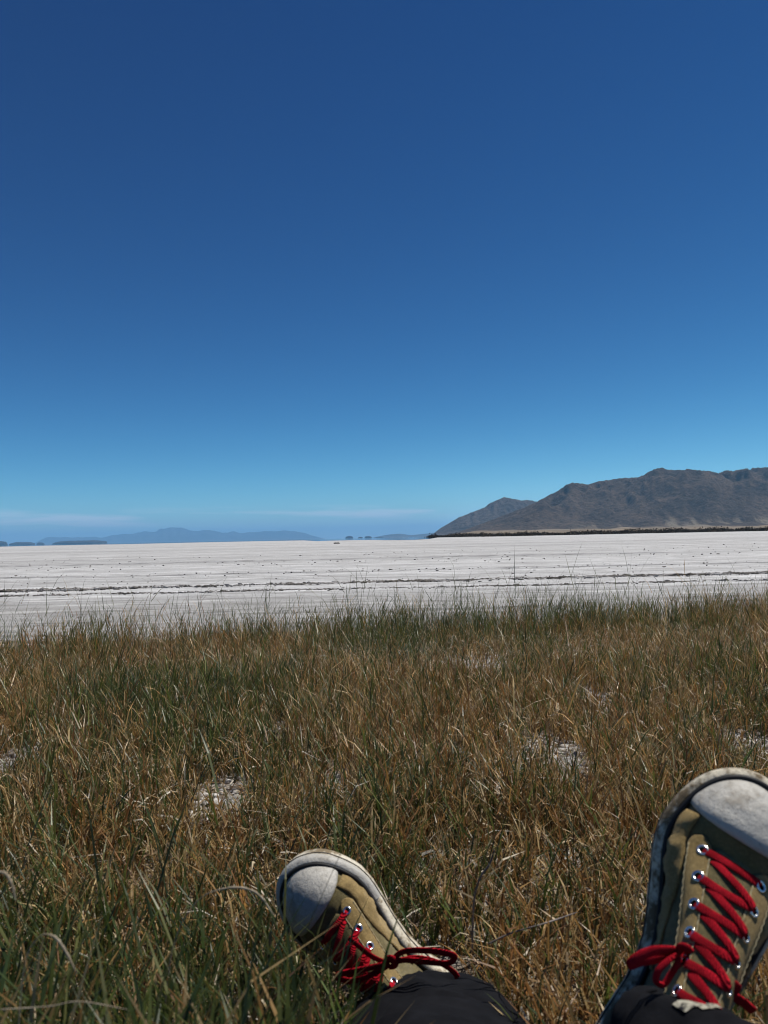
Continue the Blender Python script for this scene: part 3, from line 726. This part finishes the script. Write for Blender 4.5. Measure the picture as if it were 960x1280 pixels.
def leg_tube(ctrl, seed, grow, wr, n=90, ns=56, cap=True):
    C = spline([c for c, _, _ in ctrl], n); A_ = spline([(a, b, 0) for _, a, b in ctrl], n)
    T = np.gradient(C, axis=0); T /= np.linalg.norm(T, axis=1, keepdims=True)
    Sd = np.cross(T, [0, 0, 1.]); Sd /= np.linalg.norm(Sd, axis=1, keepdims=True); Up = np.cross(Sd, T)
    th = np.linspace(0, 2 * math.pi, ns, endpoint=False)
    L_ = np.concatenate([[0], np.cumsum(np.linalg.norm(np.diff(C, axis=0), axis=1))])
    TH, LL = np.meshgrid(th, L_)
    w_ = wr * (ridged(np.cos(TH) * 1.5 + 3 + LL * 7, np.sin(TH) * 1.5 + LL * 16, seed, 3) - .55) + wr * .6 * (fbm(np.cos(TH) * 1.2 + LL * 9, np.sin(TH) * 1.2 + 4 + LL * 4, seed + 4, 3) - .5)
    V = C[:, None] + Sd[:, None] * (np.cos(th)[None, :] * (A_[:, 0:1] + grow + w_))[..., None] + Up[:, None] * (np.sin(th)[None, :] * (A_[:, 1:2] + grow + w_))[..., None]
    Fq = [(i * ns + j, i * ns + (j + 1) % ns, (i + 1) * ns + (j + 1) % ns, (i + 1) * ns + j) for i in range(n - 1) for j in range(ns)]
    return V.reshape(-1, 3), Fq
def join(*parts):
    VV, FF, o = [], [], 0
    for V, Fq in parts:
        VV.append(np.asarray(V)); FF += [tuple(i + o for i in f) for f in Fq]; o += len(V)
    return np.concatenate(VV), FF
def pelvis(cx, cy, cz, rx, ry, rz):
    V, Fq = [], []
    for i in range(13):
        for j in range(24):
            a, b = math.pi * i / 12, 2 * math.pi * j / 24
            V.append((cx + rx * math.sin(a) * math.cos(b), cy + ry * math.sin(a) * math.sin(b), cz + rz * math.cos(a)))
    Fq = [(i * 24 + j, (i + 1) * 24 + j, (i + 1) * 24 + (j + 1) % 24, i * 24 + (j + 1) % 24) for i in range(12) for j in range(24)]
    return np.array(V), Fq
off = np.array(person.location)
VL, FL = leg_tube(LEGS['left'], 5, .004, .017); VR, FR = leg_tube(LEGS['right'], 9, .003, .012)
V, Fq = join((VL, FL), (VR, FR), pelvis(.105, -.10, .115, .19, .15, .11))
VLs, FLs = leg_tube([(c, a * .62, b * .62) for c, a, b in LEGS['left']], 5, 0, 0, 50, 20); VRs, FRs = leg_tube([(c, a * .62, b * .62) for c, a, b in LEGS['right']], 9, 0, 0, 50, 20)
Vb, Fb = join((VLs, FLs), (VRs, FRs), pelvis(.105, -.10, .115, .16, .12, .09))
body = link('body', mesh_from('body', Vb - off, Fb), SKIN, person)
trs = link('trousers', mesh_from('trousers', V - off, Fq), COTTON, person)
# turned hems
for (VV_, nm) in ((VL, 'l'), (VR, 'r')):
    ringp = VV_[56:112]; P = np.concatenate([ringp, ringp[:1]])[:-1]
    ax = P - P.mean(0)
    Vh, Fh = tube_mesh('hem', P, .0105, .0024, ax / np.linalg.norm(ax, axis=1, keepdims=True), 8, True)
    link('hem', mesh_from('hem', Vh - off, Fh), COTTON, trs)
# worn pale scuff on the right trouser leg
C = spline([c for c, _, _ in LEGS['right']], 90)
rows_ = range(15, 22); ns_ = 56
sel = [12, 13, 14, 15, 16, 17, 18]
PATCH = []
for r_ in rows_:
    for c_ in sel:
        p = VR[r_ * ns_ + c_]; d_ = p - C[r_]; PATCH.append(p + d_ / np.linalg.norm(d_) * .0012)
w_ = len(sel); mid_c, mid_r = (w_ - 1) / 2, (len(rows_) - 1) / 2
Fp = [(r_ * w_ + c_, r_ * w_ + c_ + 1, (r_ + 1) * w_ + c_ + 1, (r_ + 1) * w_ + c_) for r_ in range(len(rows_) - 1) for c_ in range(w_ - 1) if ((c_ + .5 - mid_c) / 3.1) ** 2 + ((r_ + .5 - mid_r) / 2.6) ** 2 < 1]
link('worn_patch', mesh_from('worn_patch', np.array(PATCH) - off, Fp), FRAY, trs, label='pale frayed patch on the black trouser leg')
# ================================================================ GRASS
g = np.random.default_rng(23)
BARE = [(590, 826, .28, .55), (690, 948, .13, .34), (280, 1002, .10, .26), (30, 950, .12, .32), (570, 945, .07, .25), (345, 915, .08, .3), (640, 962, .06, .2), (935, 935, .14, .28), (425, 985, .06, .22), (735, 870, .1, .4)]
bare = []
for px, py, rx, ry in BARE:
    if rx < .1: rx, ry = rx * .7, ry * .7
    q = at_height(px, py, -.06); bare.append((q.x, q.y, rx * .66, ry * .75))
def bare_mask(x, y):
    k = np.ones_like(x)
    for bx_, by_, rx, ry in bare:
        d = ((x - bx_) / rx) ** 2 + ((y - by_ + ry * .35) / ry) ** 2
        k = np.minimum(k, np.clip((d - .6) / .7, 0.015, 1))
    return k
# footprint of legs and shoes: nothing grows through them
FOOT = [np.concatenate([np.array([c for c, _, _ in LEGS[s_]]), [np.array(tuple((MR if s_ == 'right' else ML) @ Vector((0, yy, .03)))) for yy in (.05, .12, .2, .28)]]) for s_ in ('left', 'right')]
def body_mask(x, y, r=.085):
    k = np.ones_like(x, bool)
    for P in FOOT:
        for p in spline(P, 60): k &= (x - p[0]) ** 2 + (y - p[1]) ** 2 > (r if p[1] < .86 else r * .55) ** 2
    k &= ~((np.abs(x - .15) < .45) & (y < .22))
    return k
def half_w(y): return .52 * y + .7
def clump_field(n, y0, y1, spread, per):
    """clump centres over the bank (uniform per area), then stems round each"""
    y = y0 + (y1 - y0) * g.random(n * 3); hw = half_w(y); keep = g.random(n * 3) < hw / half_w(y1); y = y[keep][:n]; hw = hw[keep][:n]
    x = (g.random(len(y)) * 2 - 1) * hw
    cnt = np.maximum(1, g.poisson(per, len(y)))
    ci = np.repeat(np.arange(len(y)), cnt)
    return x[ci] + g.normal(0, spread, len(ci)), y[ci] + g.normal(0, spread, len(ci)), ci
def blades(bx_, by_, bz_, h, lean, az, nleaf, llen, lwid, col, curl=.5, culm=.0011):
    """stems with alternate leaves; returns triangles and per-vertex colour"""
    n = len(bx_)
    B = np.stack([bx_, by_, bz_], -1); H = h[:, None]
    Ld = np.stack([np.cos(az), np.sin(az), np.zeros(n)], -1)
    def path(s_): return B + np.array([0, 0, 1.]) * H * s_[:, None] * (1 - .25 * (lean * s_)[:, None] ** 2) + Ld * (lean * h * np.maximum(s_, 0) ** 1.7)[:, None]
    tris, cols = [], []
    side = np.stack([-np.sin(az + 1), np.cos(az + 1), np.zeros(n)], -1) * culm
    p0, p1, p2 = path(np.full(n, -.05)), path(np.full(n, .55)), path(np.full(n, 1.0))
    cw = col * .85
    for q in ((p0 - side, p0 + side, p1 + side * .8), (p0 - side, p1 + side * .8, p1 - side * .8), (p1 - side * .8, p1 + side * .8, p2)):
        tris.append(np.stack(q, 1)); cols.append(np.repeat(cw[:, None], 3, 1))
    a0 = g.random(n) * 6.28
    for k in range(int(nleaf.max())):
        u_ = k < nleaf
        if not u_.any(): break
        m_ = u_.sum()
        s_ = .12 + .80 * (k + g.random(n) * .6) / np.maximum(nleaf, 1)
        s_ = np.clip(s_, 0, 1)
        P = path(s_)[u_]
        a = a0[u_] + k * 3.0 + g.normal(0, .5, m_)
        out = np.stack([np.cos(a), np.sin(a), np.zeros(m_)], -1)
        el = g.uniform(.75, 1.30, m_)                      # radians above the ground
        up = np.array([0, 0, 1.])
        d0 = out * np.cos(el)[:, None] + up * np.sin(el)[:, None] + Ld[u_] * (lean[u_] * .6)[:, None]
        L = (llen[u_] * g.uniform(.6, 1.2, m_))[:, None]
        cr_ = (curl * g.uniform(-.1, 1.0, m_))[:, None]
        mid = P + d0 * L * .55
        tip = mid + (d0 + (out * .7 - up * .55) * cr_) * L * .45
        sd_ = np.stack([-np.sin(a), np.cos(a), g.normal(0, .3, m_)], -1) * (lwid[u_] * .5)[:, None]
        cc = col[u_] * g.uniform(.75, 1.25, (m_, 1))
        for q in ((P - sd_, P + sd_, mid + sd_ * .8), (P - sd_, mid + sd_ * .8, mid - sd_ * .8), (mid - sd_ * .8, mid + sd_ * .8, tip)):
            tris.append(np.stack(q, 1)); cols.append(np.repeat(cc[:, None], 3, 1))
    return np.concatenate(tris).reshape(-1, 3), np.concatenate(cols).reshape(-1, 3)
def leaf_mat(name, trans):
    m = Mat(name, .42, .45)
    at = m.n('ShaderNodeAttribute', attribute_name='col')
    m.base(at.outputs[0])
    tr = m.n('ShaderNodeBsdfTranslucent'); m.l(at.outputs[0], tr.inputs[0])
    mx_ = m.n('ShaderNodeMixShader'); mx_.inputs[0].default_value = trans
    o = m.t.nodes['Material Output']; m.l(m.b.outputs[0], mx_.inputs[1]); m.l(tr.outputs[0], mx_.inputs[2]); m.l(mx_.outputs[0], o.inputs[0])
    return m.m
GRASS = leaf_mat('grass_blade', .38); STRAW = leaf_mat('dry_blade', .34)
GREENS = np.array([(.055, .080, .017), (.080, .100, .021), (.036, .058, .018), (.110, .115, .028)])
DRYS = np.array([(.30, .165, .050), (.37, .225, .080), (.21, .098, .030), (.43, .31, .145), (.27, .19, .08)])
def field_green(x, y):
    f = fbm(x * 1.3 + 4, y * .7 + 2, 91, 3)
    e = np.clip((y - (edge_y(x) - 1.9)) / 1.5, 0, 1)
    nearl = np.clip((1.15 - y) / .4, 0, 1) * np.clip((.15 - x) / .3, .15, 1)
    return np.clip((f - .52) * 3.2 + .26 + .62 * e + .45 * nearl, .04, .95)
def grow(n, y0, y1, spread, per, hscale=1.0, nl=(4, 8)):
    x, y, ci = clump_field(n, y0, y1, spread, per)
    isg = g.random(ci.max() + 1)[ci] < field_green(x, y)
    flip = g.random(len(x)) < .18; isg = isg ^ flip
    ok = (y < edge_y(x) + g.normal(0, .18, len(x))) & body_mask(x, y) & (g.random(len(x)) < bare_mask(x, y)) & (y > .30)
    x, y, isg = x[ok], y[ok], isg[ok]
    n_ = len(x)
    e = np.clip((y - (edge_y(x) - 1.3)) / 1.1, 0, 1); nearl = np.clip((.95 - y) / .4, 0, 1)
    h = .84 * (.075 + .055 * fbm(x * 2.2, y * 2.2, 14, 3) + .095 * e + .03 * nearl) * g.gamma(14, 1 / 14, n_) * hscale
    h = h * np.where(isg, 1.15, .92)
    bk = bare_mask(x, y); h = h * (.55 + .45 * bk)
    gi = g.integers(0, len(GREENS), n_); di = g.integers(0, len(DRYS), n_)
    col = np.where(isg[:, None], GREENS[gi], DRYS[di]) * g.lognormal(0, .22, (n_, 1))
    ck = ci[ok]; cg = g.gamma(7, 1 / 7, ci.max() + 1)[ck]; cl = np.abs(g.normal(0, .19, ci.max() + 1))[ck]; ca = g.random(ci.max() + 1)[ck] * 6.28
    h = h * np.clip(cg, .45, 1.7)
    lean = np.abs(g.normal(.08, .16, n_)) + cl * np.where(isg, .6, 1.3); az = np.where(g.random(n_) < .7, ca + g.normal(0, .5, n_), g.random(n_) * 6.28)
    lean = lean * np.clip(y / 1.6, .35, 1)
    nlf = g.integers(nl[0], nl[1], n_); ll = h * g.uniform(.30, .52, n_) + .012; lw = g.uniform(.0018, .0034, n_)
    return (x, y, ground_z(x, y) - .005, h, lean, az, nlf, ll, lw, col), isg
G_T, G_C, D_T, D_C = [], [], [], []
for (n, y0, y1, sp, per, hs, nl) in ((5400, .30, 1.6, .020, 3.2, 1.0, (4, 7)), (12500, 1.5, 3.4, .028, 2.9, 1.0, (3, 7)), (15500, 3.2, 6.6, .032, 2.6, 1.0, (3, 6))):
    a, isg = grow(n, y0, y1, sp, per, hs, nl)
    for s_, T_, C_, cu in ((isg, G_T, G_C, .5), (~isg, D_T, D_C, .9)):
        t_, c_ = blades(*[k[s_] for k in a], curl=cu)
        T_.append(t_); C_.append(c_)
# tall flowering spikes along the edge of the bank and a few tall stems close by
x = g.uniform(-3.2, 3.9, 900); y = edge_y(x) - np.abs(g.normal(0, .35, 900)) + .05
clus = vnoise(x * 2.3, y * 1.1, 77); ok = g.random(900) < np.clip((clus - .38) * 3, .05, 1); x, y = x[ok], y[ok]; n_ = len(x)
h = g.uniform(.13, .25, n_); col = GREENS[g.integers(0, 4, n_)] * g.lognormal(-.1, .2, (n_, 1)) + DRYS[g.integers(0, 5, n_)] * .25
t_, c_ = blades(x, y, ground_z(x, y), h, np.abs(g.normal(.18, .2, n_)), g.normal(.2, .8, n_), g.integers(6, 10, n_), h * .33, np.full(n_, .0042), col, .15, .0016); G_T.append(t_); G_C.append(c_)
# dense foreground tussocks (left of the shoes, and a few between the legs)
fx, fy, fz, fh = [], [], [], []
for k in range(60):
    cy = g.uniform(.40, .80); px = g.uniform(-80, 345) if k < 50 else g.uniform(640, 790)
    q = at_depth(px, 1200, cy); m_ = g.integers(7, 16)
    fx += list(q.x + g.normal(0, .018, m_)); fy += list(cy + g.normal(0, .018, m_)); top = CAM_Z - cy * g.uniform(.53, .66)
    fh += list(np.maximum(.07, (top + .01)) * g.uniform(.6, 1.1, m_))
fx, fy, fh = map(np.array, (fx, fy, fh)); ok = body_mask(fx, fy, .08); fx, fy, fh = fx[ok], fy[ok], np.minimum(fh[ok], np.interp(fy[ok], [.40, .7], [.19, .27])); n_ = len(fx)
col = GREENS[g.integers(0, 4, n_)] * g.lognormal(-.05, .2, (n_, 1)); dr = g.random(n_) < .22; col[dr] = DRYS[g.integers(0, 5, dr.sum())] * .8
t_, c_ = blades(fx, fy, ground_z(fx, fy), fh, np.abs(g.normal(.10, .12, n_)), g.random(n_) * 6.28, g.integers(4, 8, n_), fh * .5, g.uniform(.0025, .0045, n_), col, .4, .0015); G_T.append(t_); G_C.append(c_)
# blades that stand right in front of the left toe
px = g.uniform(335, 415, 34); cy = g.uniform(.74, .88, 34); fx = np.array([at_depth(a, 1200, b).x for a, b in zip(px, cy)]); ok = body_mask(fx, cy, .075); fx, cy, px = fx[ok], cy[ok], px[ok]; n_ = len(fx)
fh = np.clip(CAM_Z - cy * (np.interp(px, [340, 440], [.515, .63]) + g.normal(0, .03, n_)) + .04, .08, .26)
t_, c_ = blades(fx, cy, ground_z(fx, cy), fh, np.abs(g.normal(.08, .1, n_)), g.random(n_) * 6.28, g.integers(3, 6, n_), fh * .5, g.uniform(.0025, .004, n_), GREENS[g.integers(0, 4, n_)] * g.lognormal(-.1, .2, (n_, 1)), .3, .0014); G_T.append(t_); G_C.append(c_)
# matted dead litter between the stems: short curled straws
n = 74000
x, y, ci = clump_field(int(n / 3), .30, 6.3, .03, 3)
ok = (y < edge_y(x) - .1) & body_mask(x, y, .07) & (g.random(len(x)) < np.clip(bare_mask(x, y) + .12, 0, 1)); x, y = x[ok], y[ok]; n_ = len(x)
z = ground_z(x, y) + g.random(n_) ** 1.5 * .075; a = g.random(n_) * 6.28; el = g.normal(.25, .5, n_); L = (.02 + .085 * g.random(n_) ** 2)[:, None]
d0 = np.stack([np.cos(a) * np.cos(el), np.sin(a) * np.cos(el), np.sin(el)], -1); d1 = d0 + np.stack([g.normal(0, .4, n_), g.normal(0, .4, n_), -np.abs(g.normal(0, .8, n_))], -1)
P = np.stack([x, y, z], -1); mid = P + d0 * L * .5; tip = mid + d1 * L * .5; sd_ = np.stack([-np.sin(a), np.cos(a), g.normal(0, .5, n_)], -1) * g.uniform(.0006, .0015, n_)[:, None]
pale = np.array([(.50, .42, .28), (.40, .31, .19), (.30, .20, .10), (.60, .54, .43), (.26, .145, .06)])[g.choice(5, n_, p=[.28, .28, .18, .14, .12])] * g.lognormal(0, .2, (n_, 1))
for q in ((P - sd_, P + sd_, mid + sd_), (P - sd_, mid + sd_, mid - sd_), (mid - sd_, mid + sd_, tip)):
    D_T.append(np.stack(q, 1).reshape(-1, 3)); D_C.append(np.repeat(pale[:, None], 3, 1).reshape(-1, 3))
for nm, T_, C_, mt, lb in (('green_grass', G_T, G_C, GRASS, 'short stiff green saltgrass growing over the whole bank'), ('dry_grass', D_T, D_C, STRAW, 'rust brown and straw coloured dead grass matted between green blades')):
    V = np.concatenate(T_); C_ = np.concatenate(C_)
    print(nm, len(V) // 3, 'triangles')
    link(nm, tri_mesh(nm, V, np.arange(len(V)), np.clip(C_, 0, .8)), mt, kind='stuff', label=lb, category='grass')

# --- salt clods that show in the gaps
clods = [clod_mesh('salt_clod', 30 + i, .55) for i in range(4)]
for c_ in clods: c_.materials.append(CLOD)
g2 = np.random.default_rng(8)
for k, (bx_, by_, rx, ry) in enumerate(bare):
    for j in range(3 if k < 4 else 2):
        o = link('salt_clod', clods[(k + j) % 4]); sz = g2.uniform(.012, .034) * (1.2 if k < 4 else .8)
        x_ = bx_ + g2.normal(0, rx * .35); y_ = by_ + g2.normal(.0, ry * .3)
        o.location = (x_, y_, float(ground_z(np.array(x_), np.array(y_))) + sz * .22); o.scale = (sz * 1.3, sz, sz); o.rotation_euler = (0, 0, g2.uniform(0, 6))
        o['label'] = 'pale salt crusted clod lying in a bare gap in the grass'; o['category'] = 'clod'; o['group'] = 'salt clods in the grass'

# crumbled crust between the clods
cv, cf = [], []; base_i = 0
for k, (bx_, by_, rx, ry) in enumerate(bare):
    for j in range(int(900 * rx * ry / .02)):
        a_ = g2.random() * 6.28; r_ = g2.random() ** .5 * 1.05
        x_ = bx_ + math.cos(a_) * r_ * rx; y_ = by_ + math.sin(a_) * r_ * ry; sz = .0042 * g2.lognormal(0, .55)
        q = ico_v * (1 + g2.normal(0, .2, (len(ico_v), 1))) * np.array([sz * g2.uniform(.8, 2.0), sz * g2.uniform(.8, 1.5), sz * g2.uniform(.5, .9)])
        cv.append(q + np.array([x_, y_, float(ground_z(np.array(x_), np.array(y_))) + .006])); cf.append(ico_f + base_i); base_i += len(ico_v)
m = Mat('salt_crumbs', .95, .1); m.base(m.ramp(m.noise(m.coord(), 60, 4, .6), [(.38, (.12, .095, .07)), (.52, (.36, .33, .29)), (.66, (.60, .58, .55))]))
link('salt_crumbs', tri_mesh('salt_crumbs', np.concatenate(cv), np.concatenate(cf)), m.m, kind='stuff', label='pale crumbled salt crust lying in bare gaps in the grass', category='crust')

# --- single pale dead stalks
m = Mat('dead_stalk', .85, .2); m.base(m.ramp(m.noise(m.coord(), 90, 4), [(.35, (.24, .19, .125)), (.65, (.45, .38, .28))])); STALK = m.m
m = Mat('grey_twig', .9, .1); m.base(m.ramp(m.noise(m.coord(), 60, 4), [(.35, (.09, .075, .07)), (.65, (.26, .23, .21))])); TWIG = m.m
def stalk(name, pix, depth, rad, mat, label, cat, head=0):
    P0 = [np.array(tuple(at_depth(px, py, depth + dz))) for px, py, dz in pix]
    gz = float(ground_z(np.array(P0[0][0]), np.array(P0[0][1])))
    P = spline(P0, 40); base = P[0].copy()
    tp = np.interp(np.linspace(0, 1, 40), [0, .5, .62, .9, 1], [1, .8, 1.0 + head, .8 + head, .25])
    tp = tp * (1 + .25 * np.sin(np.arange(40) * 2.1) * (head > 0))
    V, Fq = tube_mesh(name, P - base, rad, rad, ns=7, taper=tp)
    o = link(name, mesh_from(name, V, Fq), mat, None, label=label, category=cat); o.location = base
    return o
stalk('dead_stalk', [(-60, 1330, 0), (-55, 1150, 0), (-30, 1096, 0), (2, 1090, 0), (14, 1104, .0), (20, 1128, 0)], .50, .0004, STALK, 'pale drooping stalk with fluffy hooked tip over dark green blades', 'stalk', 1.3)
stalk('dead_stalk', [(20, 1330, 0), (30, 1210, 0), (48, 1172, 0), (66, 1170, 0), (80, 1186, 0), (96, 1217, 0)], .52, .0004, STALK, 'pale bent stalk with seed head pointing straight down among green tussocks', 'stalk', 1.3)
stalk('dead_stalk', [(200, 1330, 0), (215, 1190, 0), (245, 1128, 0), (285, 1110, 0), (320, 1116, 0), (345, 1148, 0)], .66, .00045, STALK, 'arched pale stalk curving toward the tipped sneaker toe', 'stalk', 1.3)
stalk('dead_stalk', [(0, 1262, 0), (60, 1258, 0), (100, 1252, .0), (160, 1262, 0)], .50, .0004, STALK, 'thin straight straw lying across the feet of the green tussocks', 'stalk')
stalk('dry_twig', [(590, 1190, 0), (592, 1130, 0), (600, 1098, 0), (612, 1080, 0), (618, 1062, 0)], .98, .0013, TWIG, 'short dark upright twig beside the tipped sneaker', 'twig')
stalk('dry_twig', [(610, 1180, 0), (640, 1166, .0), (675, 1156, .0), (700, 1148, .02), (722, 1140, .03)], .92, .0011, TWIG, 'grey slanting twig in dead grass between the two sneakers', 'twig')
